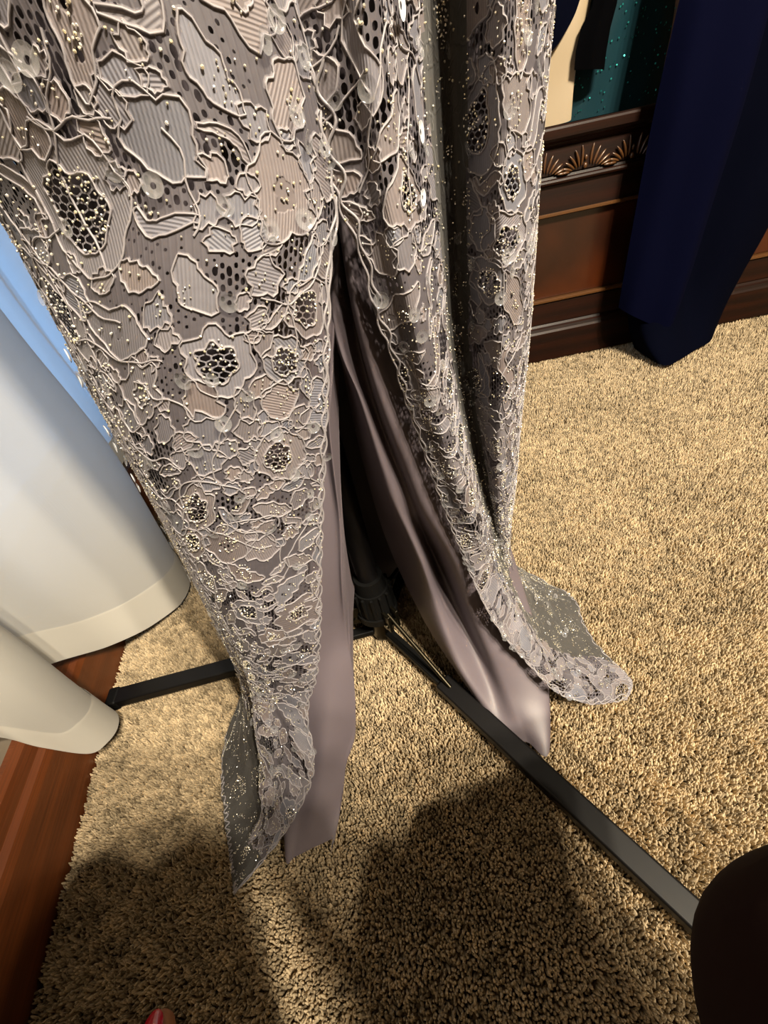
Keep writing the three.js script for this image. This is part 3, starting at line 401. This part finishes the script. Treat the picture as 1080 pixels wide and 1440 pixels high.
for (let k = 0; k < 170; k++) { let x = rr(0, 560), y = rr(0, 560), f = rr(0, TAU); const l = [], n = 10 + Math.floor(rr(0, 16)), s = rr(0, 99); for (let i = 0; i < n; i++) { l.push([x, y]); f += 0.9 * noise(i * 0.35, s); x += 2.6 * Math.cos(f); y += 2.6 * Math.sin(f); } strays.push(l); }
const netBeads = Array.from({ length: 4200 }, () => [rr(0, 560), rr(0, 560)]);
let laceMap, laceBump;
{
  const sheet = () => { const c = document.createElement('canvas'); c.width = c.height = PX; return c.getContext('2d'); };
  const col = sheet(), fill = sheet(), net = sheet(), hgt = sheet();
  const all = (ctx, draw) => { for (const ox of [-PX, 0, PX]) for (const oy of [-PX, 0, PX]) { ctx.save(); ctx.translate(ox, oy); draw(ox, oy); ctx.restore(); } };
  const path = (ctx, pts) => { ctx.beginPath(); pts.forEach(([x, y], i) => (i ? ctx.lineTo(x * K, y * K) : ctx.moveTo(x * K, y * K))); ctx.closePath(); };
  const near = (m, ox, oy) => { const x = m.x * K + ox, y = m.y * K + oy, r = m.r * K * 1.8; return x > -r && x < PX + r && y > -r && y < PX + r; };
  net.fillStyle = '#000'; net.fillRect(0, 0, PX, PX); net.strokeStyle = '#fff'; net.lineWidth = 0.55 * K;
  const NX = 280, NY = 2 * Math.round(220 / Math.sqrt(3)), sx = PX / NX, sy = PX / NY;        // hexagons 4 mm apart inside the rings
  for (let j = -1; j <= NY; j++) for (let i = -1; i <= NX; i++) { if ((i + j) % 2) continue; const x = i * sx, y = j * sy, jx = 0.25 * sx * noise(i * 0.7, j * 0.7); net.beginPath(); net.moveTo(x + jx, y); net.lineTo(x + jx, y + sy * 0.62); net.lineTo(x + sx, y + sy); net.moveTo(x + jx, y + sy * 0.62); net.lineTo(x - sx, y + sy); net.stroke(); }
  col.fillStyle = 'rgb(112,107,112)'; col.fillRect(0, 0, PX, PX); hgt.fillStyle = 'rgb(60,60,60)'; hgt.fillRect(0, 0, PX, PX);  // ground darker than the motifs: shadow between them put into the colour
  // the ground between the motifs: woven threads that part into upright slots, wide in some places and closed in others
  const ground = sheet(); ground.fillStyle = '#fff'; ground.fillRect(0, 0, PX, PX); ground.fillStyle = '#000';
  hgt.strokeStyle = 'rgb(95,95,95)'; hgt.lineWidth = 0.5 * K; hgt.beginPath();
  const GX = 252, GY = 164, gx = PX / GX, gy = PX / GY;
  for (let i = 0; i < GX; i++) { hgt.moveTo(i * gx, 0); hgt.lineTo(i * gx, PX); for (let j = 0; j < GY; j++) { const u = i / GX, v = j / GY, s = clamp(0.52 + 2.3 * tiled(u * 1, v, 15, 4) + 1.0 * tiled(u, v, 38, 7) + rr(-0.3, 0.3), 0, 1.12); if (s > 0.25) { const x = (i + 0.5) * gx + rr(-0.5, 0.5), y = (j + (i % 2) * 0.5 + rr(-0.12, 0.12)) * gy, a = 0.40 * gx * Math.sqrt(s), b = 0.47 * gy * s; ground.beginPath(); ground.ellipse(x, y, a, b, 0.12 * noise(u * 20, v * 20), 0, TAU); ground.fill(); } } }
  hgt.stroke();
  for (const m of motifs) {
    const t = rr(-12, 12), warm = rr(-7, 7), tint = (k) => `rgb(${152 + t + warm + k},${147 + t + k},${150 + t - warm + k})`, dir = m.rot + rr(-0.3, 0.3), ribAngle = rnd() < 0.65 ? rr(-0.15, 0.15) : dir;
    const body = [], c = Math.cos(ribAngle), s = Math.sin(ribAngle), R = m.r * 1.7;
    for (let q = -R; q < R; q += 1.15) body.push([m.x + q * c - R * s, m.y + q * s + R * c, m.x + q * c + R * s, m.y + q * s - R * c]);
    const outer = m.lines[0];
    all(fill, (ox, oy) => { if (!near(m, ox, oy)) return; path(fill, outer); fill.fillStyle = '#fff'; fill.fill(); fill.fillStyle = m.kind === 'ring' ? '#f00' : '#0ff'; for (const o of m.open) { path(fill, o); fill.fill(); } });
    const strokes = (ctx, base, rib, gap) => all(ctx, (ox, oy) => { if (!near(m, ox, oy)) return; path(ctx, outer); ctx.fillStyle = base; ctx.fill(); ctx.save(); path(ctx, outer); ctx.clip(); ctx.strokeStyle = rib; ctx.lineWidth = 0.6 * K; ctx.beginPath(); for (const [a, b, d, e] of body) { ctx.moveTo(a * K, b * K); ctx.lineTo(d * K, e * K); } ctx.stroke(); if (m.kind !== 'ring') for (const o of m.open) { path(ctx, o); ctx.fillStyle = gap; ctx.fill(); } ctx.restore(); });
    strokes(col, tint(-6), tint(9), tint(-14)); strokes(hgt, 'rgb(115,115,115)', 'rgb(165,165,165)', 'rgb(70,70,70)');
    for (const ctx of [col, hgt]) all(ctx, (ox, oy) => { if (!near(m, ox, oy)) return; ctx.strokeStyle = ctx === col ? 'rgb(176,167,168)' : 'rgb(235,235,235)'; ctx.lineWidth = 0.9 * K; for (const l of m.lines) { path(ctx, l); ctx.stroke(); } });
    all(fill, (ox, oy) => { if (!near(m, ox, oy)) return; fill.strokeStyle = '#fff'; fill.lineWidth = 1.0 * K; for (const l of m.lines) { path(fill, l); fill.stroke(); } });
  }
  const D = [col, fill, net, hgt, ground].map((c) => c.getImageData(0, 0, PX, PX).data), out = new Uint8Array(PX * PX * 4), hh = new Uint8Array(PX * PX * 4);
  for (let y = 0; y < PX; y++) for (let x = 0; x < PX; x++) {
    const i = (y * PX + x) * 4, g = 6 * noise(x * 0.11, y * 0.11, 3);
    out[i] = D[0][i] + g; out[i + 1] = D[0][i + 1] + g; out[i + 2] = D[0][i + 2] + g; const f = D[1][i + 3] / 255, ring = f ? clamp((D[1][i] - D[1][i + 1]) / 255, 0, 1) : 0, slot = f ? clamp((D[1][i + 1] - D[1][i]) / 255, 0, 1) : 0; out[i + 3] = (1 - f) * D[4][i] + f * (ring * D[2][i] + slot * D[4][i] + (1 - ring - slot) * 255);
    hh[i] = hh[i + 1] = hh[i + 2] = D[3][i]; hh[i + 3] = 255;
  }
  laceMap = asTexture(out, PX, PX, true); laceBump = asTexture(hh, PX, PX, false);
  laceMap.repeat.set(1 / T, 1 / T); laceBump.repeat.set(1 / T, 1 / T);
}
M.lace = phys({ map: laceMap, bumpMap: laceBump, bumpScale: 0.0009, alphaTest: 0.5, color: 0xacabb0, roughness: 0.62, sheen: 0.25, sheenRoughness: 0.4, sheenColor: new THREE.Color(0.7, 0.68, 0.72), side: THREE.DoubleSide });
M.pearl = phys({ color: 0xdfe1e6, roughness: 0.3, clearcoat: 1, clearcoatRoughness: 0.1, side: THREE.DoubleSide });
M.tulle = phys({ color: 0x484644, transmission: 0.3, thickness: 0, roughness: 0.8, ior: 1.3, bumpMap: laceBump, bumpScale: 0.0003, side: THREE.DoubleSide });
M.cord = phys({ color: 0x837f83, roughness: 0.5, sheen: 0.3, sheenColor: new THREE.Color(0.8, 0.75, 0.75) });
M.bead = phys({ color: 0xcabf9f, metalness: 0.6, roughness: 0.2, clearcoat: 1, clearcoatRoughness: 0.06 });
M.sequin = phys({ color: 0xf2f2f4, transmission: 0.93, thickness: 0, roughness: 0.14, ior: 1.5, side: THREE.DoubleSide });
const weaveFine = dataTexture(256, 256, (u, v, x, y) => { const k = 128 + 50 * (((x >> 1) + (y >> 1)) % 2 ? 1 : -1) + 30 * noise(u * 40, v * 8); return [k, k, k]; });
M.satin = phys({ color: 0x5a5258, roughness: 0.5, sheen: 0.5, sheenRoughness: 0.35, sheenColor: new THREE.Color(0.5, 0.42, 0.46), bumpMap: scaled(weaveFine, 18), bumpScale: 0.00006, side: THREE.DoubleSide });
{
  const gown = thing('lace_gown', 'floor-length grey corded lace gown with sequins and a front slit over a mauve satin lining', 'gown', HUB);
  // the corded lace turns into plain sheer glittering tulle in the gore between the right-hand folds and on the train
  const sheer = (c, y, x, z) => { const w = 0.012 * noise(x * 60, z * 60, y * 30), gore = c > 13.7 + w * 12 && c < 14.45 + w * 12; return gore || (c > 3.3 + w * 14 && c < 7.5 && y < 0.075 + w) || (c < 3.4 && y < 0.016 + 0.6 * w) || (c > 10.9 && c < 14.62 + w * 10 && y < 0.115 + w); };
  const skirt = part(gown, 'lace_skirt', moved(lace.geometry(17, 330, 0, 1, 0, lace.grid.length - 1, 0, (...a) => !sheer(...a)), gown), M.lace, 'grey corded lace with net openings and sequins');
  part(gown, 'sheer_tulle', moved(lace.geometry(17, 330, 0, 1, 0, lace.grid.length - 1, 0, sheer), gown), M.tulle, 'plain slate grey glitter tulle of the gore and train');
  part(gown, 'satin_lining', moved(satin.geometry(14, 220), gown), M.satin, 'plain mauve grey satin lining');
  const top = new Sheet(Object.values(LACE).map((s) => risen([s[0]], [[1.27, 0.8], [1.15, 0.88], [1.0, 0.68], [0.93, 0.66], [0.86, 0.82], [0.80, 0.93]]).slice(0, 6)), 16);
  part(gown, 'bodice', moved(top.geometry(8, 60), gown), M.lace);
  // where the pattern falls on the skirt: metres across and down -> places on the cloth
  const tiles = []; for (let tx = -1; tx <= Math.ceil(lace.width / T); tx++) for (let ty = -1; ty <= Math.ceil(lace.length / T); ty++) tiles.push([tx * T, ty * T]);
  const cols = lace.grid.length - 1, edge = (m, d) => m >= 0 && m <= lace.width && d >= 0.16 && d <= lace.length, shown = (m) => { const c = lace.column(m); return c < 7.2 || c > 9.8; };
  const onLace = (m, d, lift) => { const q = lace.at(lace.column(m), d / lace.length); q.p.y = Math.max(q.p.y, 0.003); q.p.addScaledVector(q.n, lift); return q; };
  const flip = (d) => d;
  const cords = new Cords(), beads = [];
  const run = (pts, tx, ty, closed, radius) => {
    let seg = []; const flush = () => { if (seg.length > 2) cords.add(seg.map((q) => q.p), seg.map((q) => q.n), radius, 5, false); seg = []; };
    const list = closed ? [...pts, pts[0]] : pts;
    for (const [x, y] of list) { const m = tx + x / 1000, d = ty + y / 1000; const q = edge(m, d) && shown(m) ? onLace(m, d, 0.0003) : null; if (q && !sheer(lace.column(m), q.p.y, q.p.x, q.p.z)) seg.push(q); else flush(); }
    flush();
  };
  for (const [tx, ty] of tiles) {
    for (const mo of motifs) {
      const m = tx + mo.x / 1000, d = ty + mo.y / 1000; if (m < -0.05 || m > lace.width + 0.05 || d < 0.1 || d > lace.length + 0.05) continue;
      for (const l of mo.lines) run(l, tx, ty, true, mo.r > 6 ? 0.00036 : 0.00028);
      for (const [x, y] of mo.glints) { const bm = tx + x / 1000, bd = ty + y / 1000; if (edge(bm, bd) && shown(bm)) { const q = onLace(bm, bd, 0.0004); q.k = rr(0.26, 0.52); beads.push(q); } }
      for (const [x, y] of mo.beads) { const bm = tx + x / 1000, bd = ty + y / 1000; if (edge(bm, bd) && shown(bm) && rnd() < 0.8) beads.push(onLace(bm, bd, 0.0006)); }
    }
    for (const l of strays) run(l, tx, ty, false, 0.0004);
    for (const [x, y] of netBeads) { const bm = tx + x / 1000, bd = ty + y / 1000; if (edge(bm, bd) && shown(bm)) beads.push(onLace(bm, bd, 0.0005)); }
  }
  // corded, slightly scalloped edges of the slit and the hem
  for (const [c, s] of [[0, 1], [cols, -1]]) for (const k of [0, 1]) { const l = []; for (let i = 0; i <= 420; i++) { const v = 0.35 + 0.65 * i / 420, off = (0.0012 + k * 0.003 + 0.0014 * Math.sin(i * 0.55 + k * 2) + 0.001 * noise(i * 0.2, k)) * s; const q = lace.at(lace.column(clamp(lace.metre(c) + off, 0, lace.width)), v); l.push(q); } cords.add(l.map((q) => q.p.addScaledVector(q.n, 0.0004)), l.map((q) => q.n), 0.0006, 5); }
  { const l = []; for (let i = 0; i <= 700; i++) { const q = lace.at(cols * i / 700, 0.996 + 0.003 * Math.sin(i * 0.6)); q.p.y = Math.max(q.p.y, 0.003); l.push(q); } cords.add(l.map((q) => q.p), l.map((q) => q.n), 0.0006, 5); }
  const cg = moved(cords.build(), gown); const cm = part(skirt, 'cord_outline', cg, M.cord, 'pale raised cord outlining the lace motifs'); cm.userData.kind = 'stuff';
  const im = new THREE.InstancedMesh(new THREE.IcosahedronGeometry(0.00085, 0), M.bead, beads.length), q4 = new THREE.Quaternion(), e = new THREE.Euler(), mt = new THREE.Matrix4();
  const shades = [[0.9, 0.82, 0.58], [0.92, 0.9, 0.86], [0.62, 0.58, 0.5], [0.85, 0.8, 0.68]].map((c) => new THREE.Color(...c)); M.bead.color.set(0xffffff);
  beads.forEach((b, i) => { e.set(rr(0, 6), rr(0, 6), rr(0, 6)); q4.setFromEuler(e); const k = b.k ?? rr(0.4, 0.75); mt.compose(b.p.clone().sub(gown.position), q4, V(k * (b.k ? 1.5 : 1), k, k)); im.setMatrixAt(i, mt); im.setColorAt(i, shades[Math.floor(rnd() * 4)]); });
  im.name = 'bead_embroidery'; im.userData.kind = 'stuff'; im.castShadow = im.receiveShadow = true; skirt.add(im);
  // paillettes: clear cupped discs with a hole
  const disc = new THREE.LatheGeometry([[0.0009, 0.0001], [0.0016, 0], [0.0027, 0.0003], [0.0033, 0.0007], [0.00335, 0.0009], [0.0027, 0.00055], [0.0016, 0.0003], [0.0009, 0.0004]].map((p) => new THREE.Vector2(...p)), 18);
  const put = (c, v, lift, tilt, k) => { const q = lace.at(c, v); const m = part(skirt, 'sequin', disc, M.sequin); m.position.copy(q.p.addScaledVector(q.n, lift)).sub(gown.position); m.quaternion.setFromUnitVectors(V(0, 1, 0), q.n.clone().add(V(rr(-tilt, tilt), rr(-tilt, tilt), rr(-tilt, tilt))).normalize()); m.scale.setScalar(k); };
  for (const [c, v, k] of [[14.8, 0.345, 1.05], [14.66, 0.383, 1.05], [14.73, 0.405, 0.9], [5.0, 0.462, 1], [5.05, 0.478, 0.9], [4.9, 0.506, 0.95], [5.05, 0.522, 0.9], [5, 0.545, 0.9], [5.1, 0.556, 0.9]]) { put(c, v, 0.0022, 0.12, k); skirt.children.at(-1).material = M.pearl; skirt.children.at(-1).userData.label = 'opaque white sequin'; }
  for (let i = 0; i < 110; i++) put(rr(0, 5.4), rr(0.24, 0.9), 0.0012, 0.3, rr(0.8, 1.1));
  for (let i = 0; i < 150; i++) put(rr(12.2, 17), rr(0.22, 0.97), 0.0012, 0.35, rr(0.8, 1.1));
}

// ------------------------------------------------------------------ the photographer: crouching, right knee low and forward, the left foot flat on the carpet
{
  const seg = (p, a, b, ra, rb) => { const bx = b[0] - a[0], by = b[1] - a[1], bz = b[2] - a[2], px = p[0] - a[0], py = p[1] - a[1], pz = p[2] - a[2], t = clamp((px * bx + py * by + pz * bz) / (bx * bx + by * by + bz * bz + 1e-9), 0, 1); return Math.hypot(px - bx * t, py - by * t, pz - bz * t) - (ra + (rb - ra) * t); };
  const smin = (a, b, k) => { const h = clamp(0.5 + 0.5 * (b - a) / k, 0, 1); return b + (a - b) * h - k * h * (1 - h); };
  const field = (bones, k, extra) => (p) => { let d = 1e3; for (const [a, b, ra, rb] of bones) d = smin(d, seg(p, a, b, ra, rb), k); return extra ? extra(p, d) : d; };
  const surface = (lo, hi, cell, f) => {
    const c = [0, 1, 2].map((i) => (lo[i] + hi[i]) / 2), half = Math.max(...[0, 1, 2].map((i) => (hi[i] - lo[i]) / 2)) * 1.06, res = Math.ceil(2 * half / cell) + 2;
    const mc = new MarchingCubes(res, new THREE.MeshStandardMaterial(), false, false, 400000); mc.isolation = 0; const h = res / 2;
    for (let z = 0; z < res; z++) for (let y = 0; y < res; y++) for (let x = 0; x < res; x++) { const p = [(x - h) / h * half + c[0], (y - h) / h * half + c[1], (z - h) / h * half + c[2]]; mc.field[x + y * res + z * res * res] = [0, 1, 2].some((i) => p[i] < lo[i] - 0.02 || p[i] > hi[i] + 0.02) ? -1 : -f(p); }
    mc.update(); let g = new THREE.BufferGeometry(); g.setAttribute('position', new THREE.BufferAttribute(mc.positionArray.slice(0, mc.count * 3), 3));
    g.scale(half, half, half); g.translate(...c); g = mergeVertices(g, 1e-5); g.computeVertexNormals(); return g;
  };
  const skin = phys({ color: 0xb07a5a, roughness: 0.55, sheen: 0.2, sheenColor: new THREE.Color(0.6, 0.35, 0.3) });
  const brown = phys({ color: 0x1c0f0c, roughness: 0.95, specularIntensity: 0.2 }), knit = std({ color: 0x2a2326, roughness: 0.95 });
  const J = { hipR: [0.215, 0.36, 0.48], kneeR: [0.116, 0.248, 0.062], ankR: [0.205, 0.115, 0.45], hipL: [0.04, 0.37, 0.55], kneeL: [-0.052, 0.455, 0.114], ankL: [-0.245, 0.085, 0.215], pel: [0.23, 0.4, 0.62], waist: [0.22, 0.56, 0.61], chest: [0.19, 0.78, 0.56], neck: [0.165, 0.91, 0.51], head: [0.145, 1.03, 0.46], shR: [0.36, 0.85, 0.54], shL: [0.01, 0.86, 0.55], elR: [0.245, 0.62, 0.315], elL: [-0.14, 0.62, 0.325], wrR: [0.095, 0.50, 0.135], wrL: [-0.06, 0.50, 0.14] };
  const HX = 0.11, HZ = 0.17;                              // the head leans to the right of the camera
  const t = thing('person', 'person crouching in loose dark brown trousers, red nail varnish on the toes', 'person', [0.05, 0, 0.3]);
  const L = (a, b, s) => a.map((v, i) => v + (b[i] - v) * s);
  // bare body: head, neck, arms, shins and feet in one surface
  const toes = [[-0.243, -0.036, 0.0112], [-0.264, -0.032, 0.0085], [-0.28, -0.02, 0.008], [-0.294, -0.005, 0.0076], [-0.307, 0.013, 0.0072]];
  const bones = [[J.neck, J.head, 0.052, 0.05], [[0.145, 1.06, 0.45], [0.143, 1.02, 0.432], 0.082, 0.066], [[0.142, 1.0, 0.406], [0.14, 0.985, 0.392], 0.05, 0.035], [J.chest, J.neck, 0.10, 0.06], [J.waist, J.chest, 0.12, 0.13], [J.pel, J.waist, 0.14, 0.115], [J.chest, J.shR, 0.10, 0.05], [J.chest, J.shL, 0.10, 0.05],
    [J.shR, J.elR, 0.048, 0.038], [J.elR, J.wrR, 0.038, 0.026], [J.shL, J.elL, 0.048, 0.038], [J.elL, J.wrL, 0.038, 0.026], [J.hipR, J.kneeR, 0.08, 0.036], [J.kneeR, J.ankR, 0.038, 0.034], [J.hipL, J.kneeL, 0.085, 0.055], [J.kneeL, J.ankL, 0.055, 0.036],
    [J.ankL, [-0.245, 0.035, 0.245], 0.036, 0.032], [J.ankL, [-0.258, 0.035, 0.08], 0.036, 0.026], [[-0.250, 0.028, 0.10], [-0.243, 0.02, 0.018], 0.028, 0.017], [[-0.27, 0.026, 0.12], [-0.291, 0.016, 0.038], 0.026, 0.014], [J.ankR, [0.207, 0.10, 0.50], 0.036, 0.032], [[0.207, 0.10, 0.49], [0.21, 0.03, 0.42], 0.034, 0.026], [[0.21, 0.028, 0.42], [0.212, 0.016, 0.37], 0.026, 0.016]];
  const body = surface([-0.42, -0.01, -0.06], [0.46, 1.2, 0.78], 0.0125, field(bones, 0.03));
  const foot = [[[-0.258, 0.035, 0.07], [-0.246, 0.021, 0.018], 0.026, 0.019], [[-0.27, 0.028, 0.08], [-0.288, 0.018, 0.033], 0.025, 0.014]];
  const toeGeo = toes.map(([x, z, r]) => surface([x - 0.03, -0.01, z - 0.035], [x + 0.03, 0.06, z + 0.07], 0.003, field([[[x, 0.0115, z], [x + 0.002, 0.014, z + 0.022], r, r * 0.92], [[x + 0.002, 0.014, z + 0.022], [x + 0.006, 0.022, z + 0.055], r * 0.92, r * 1.15]], 0.006)));
  const foreFoot = surface([-0.34, -0.01, -0.05], [-0.2, 0.08, 0.11], 0.0035, field(foot, 0.02));
  const hand = (w, dir, s) => { // palm, four unequal fingers curled round the held phone, thumb from the side of the palm
    const P = (a, b, c) => [w[0] + s * a, w[1] + b, w[2] + c], bs = [[w, P(-0.02, -0.012, -0.022), 0.026, 0.024], [P(-0.02, -0.012, -0.022), P(-0.026, -0.022, -0.046), 0.024, 0.02]], out = [];
    for (let k = 0; k < 4; k++) { const y = 0.012 - k * 0.019, l = [0.038, 0.043, 0.04, 0.031][k]; bs.push([P(-0.026, y - 0.012, -0.044), P(-0.040, y - 0.016, -0.052 - 0.006), 0.0095, 0.009]); bs.push([P(-0.040, y - 0.016, -0.058), P(-0.040 - l * 0.55, y - 0.02, -0.056), 0.009, 0.0083]); bs.push([P(-0.040 - l * 0.55, y - 0.02, -0.056), P(-0.040 - l, y - 0.022, -0.044), 0.0083, 0.0075]); }
    bs.push([P(-0.012, 0.012, -0.012), P(-0.03, 0.028, -0.014), 0.013, 0.011]); bs.push([P(-0.03, 0.028, -0.014), P(-0.052, 0.03, -0.018), 0.0105, 0.0085]);
    return surface([w[0] - 0.11, w[1] - 0.1, w[2] - 0.09], [w[0] + 0.11, w[1] + 0.06, w[2] + 0.04], 0.0035, field(bs, 0.008));
  };
  const ears = [1, -1].map((s) => new THREE.SphereGeometry(1, 14, 10).scale(0.009, 0.03, 0.018).rotateY(s * 0.4).translate(0.034 + HX + s * 0.079, 1.03, 0.285 + HZ));
  const nose = new THREE.ConeGeometry(0.015, 0.042, 12).rotateX(-0.35).scale(1, 1, 0.9).translate(0.032 + HX, 1.012, 0.196 + HZ), lips = new THREE.SphereGeometry(1, 16, 8).scale(0.022, 0.008, 0.008).translate(0.031 + HX, 0.972, 0.196 + HZ);
  const plain = (g) => { const q = g.index ? g.toNonIndexed() : g.clone(); for (const a of Object.keys(q.attributes)) if (a !== 'position' && a !== 'normal') q.deleteAttribute(a); return q; };
  part(t, 'body', moved(mergeGeometries([body, foreFoot, ...toeGeo, hand(J.wrR, 0, 1), hand(J.wrL, 0, -1), ...ears, nose, lips].map(plain)), t), skin);
  for (const s of [1, -1]) part(t, 'eye', moved(new THREE.SphereGeometry(0.012, 16, 12).translate(0.033 + HX + s * 0.031, 1.035, 0.205 + HZ), t), std({ color: 0xe6e2dc, roughness: 0.2 }));
  const nailMat = phys({ color: 0xb3122c, roughness: 0.2, clearcoat: 1, clearcoatRoughness: 0.08 });
  toes.forEach(([x, z, r], i) => { const g = new THREE.SphereGeometry(1, 18, 10, 0, TAU, 0, 1.25); g.scale(r * 0.74, r * 0.3, r * 0.98); g.rotateX(-0.28); g.translate(x, 0.0115 + r * 0.8, z - r * 0.12); part(t, 'toenail', moved(g, t), nailMat, i ? undefined : 'red varnished big toenail'); });
  // clothes
  const wrinkle = (p, d) => d + 0.004 * noise(p[0] * 16, p[1] * 13, p[2] * 9);
  const legs = [[J.pel, J.waist, 0.165, 0.14], [J.hipR, L(J.hipR, J.kneeR, 0.6), 0.115, 0.085], [L(J.hipR, J.kneeR, 0.6), [0.122, 0.25, 0.08], 0.08, 0.05], [[0.103, 0.25, 0.0545], [0.166, 0.2455, 0.0325], 0.043, 0.036], [[0.103, 0.25, 0.0545], [0.086, 0.25, 0.105], 0.043, 0.060], [[0.125, 0.24, 0.085], J.ankR, 0.054, 0.05], [J.hipL, J.kneeL, 0.11, 0.07], [J.kneeL, L(J.kneeL, J.ankL, 0.85), 0.068, 0.056]];
  part(t, 'trousers', moved(surface([-0.36, 0.004, -0.05], [0.42, 0.72, 0.8], 0.0075, field(legs, 0.03, (p, d) => wrinkle(p, d) + 0.007 * Math.exp(-Math.pow((p[0] - 0.133 + (p[2] - 0.025) * 0.9) / 0.01, 2)) * (p[2] < 0.1 ? 1 : 0))), t), brown, 'loose dark brown trousers');
  const topBones = [[J.waist, J.chest, 0.15, 0.155], [J.pel, J.waist, 0.155, 0.145], [J.chest, L(J.chest, J.neck, 0.7), 0.13, 0.075], [J.chest, J.shR, 0.12, 0.072], [J.chest, J.shL, 0.12, 0.072], [J.shR, J.elR, 0.07, 0.057], [J.elR, L(J.elR, J.wrR, 0.86), 0.056, 0.042], [J.shL, J.elL, 0.07, 0.057], [J.elL, L(J.elL, J.wrL, 0.86), 0.056, 0.042]];
  part(t, 'sweater', moved(surface([-0.24, 0.3, 0.05], [0.46, 1.0, 0.8], 0.0125, field(topBones, 0.035, wrinkle)), t), knit, 'dark long-sleeved sweater');
  const hair = [[[0.145, 1.075, 0.47], [0.144, 1.06, 0.45], 0.094, 0.09], [[0.15, 1.03, 0.52], [0.16, 0.92, 0.56], 0.075, 0.06], [[0.225, 1.03, 0.475], [0.235, 0.90, 0.50], 0.03, 0.026], [[0.065, 1.03, 0.475], [0.065, 0.90, 0.50], 0.03, 0.026]];
  part(t, 'hair', moved(surface([-0.04, 0.82, 0.34], [0.33, 1.2, 0.67], 0.008, field(hair, 0.03, (p, d) => Math.max(d + 0.002 * noise(p[0] * 90, p[1] * 12, p[2] * 90), 0.415 - p[2] - Math.max(0, p[1] - 1.06) * 0.9))), t), std({ color: 0x1c120c, roughness: 0.6 }), 'dark shoulder-length hair');
}
renderer.render(scene, camera);
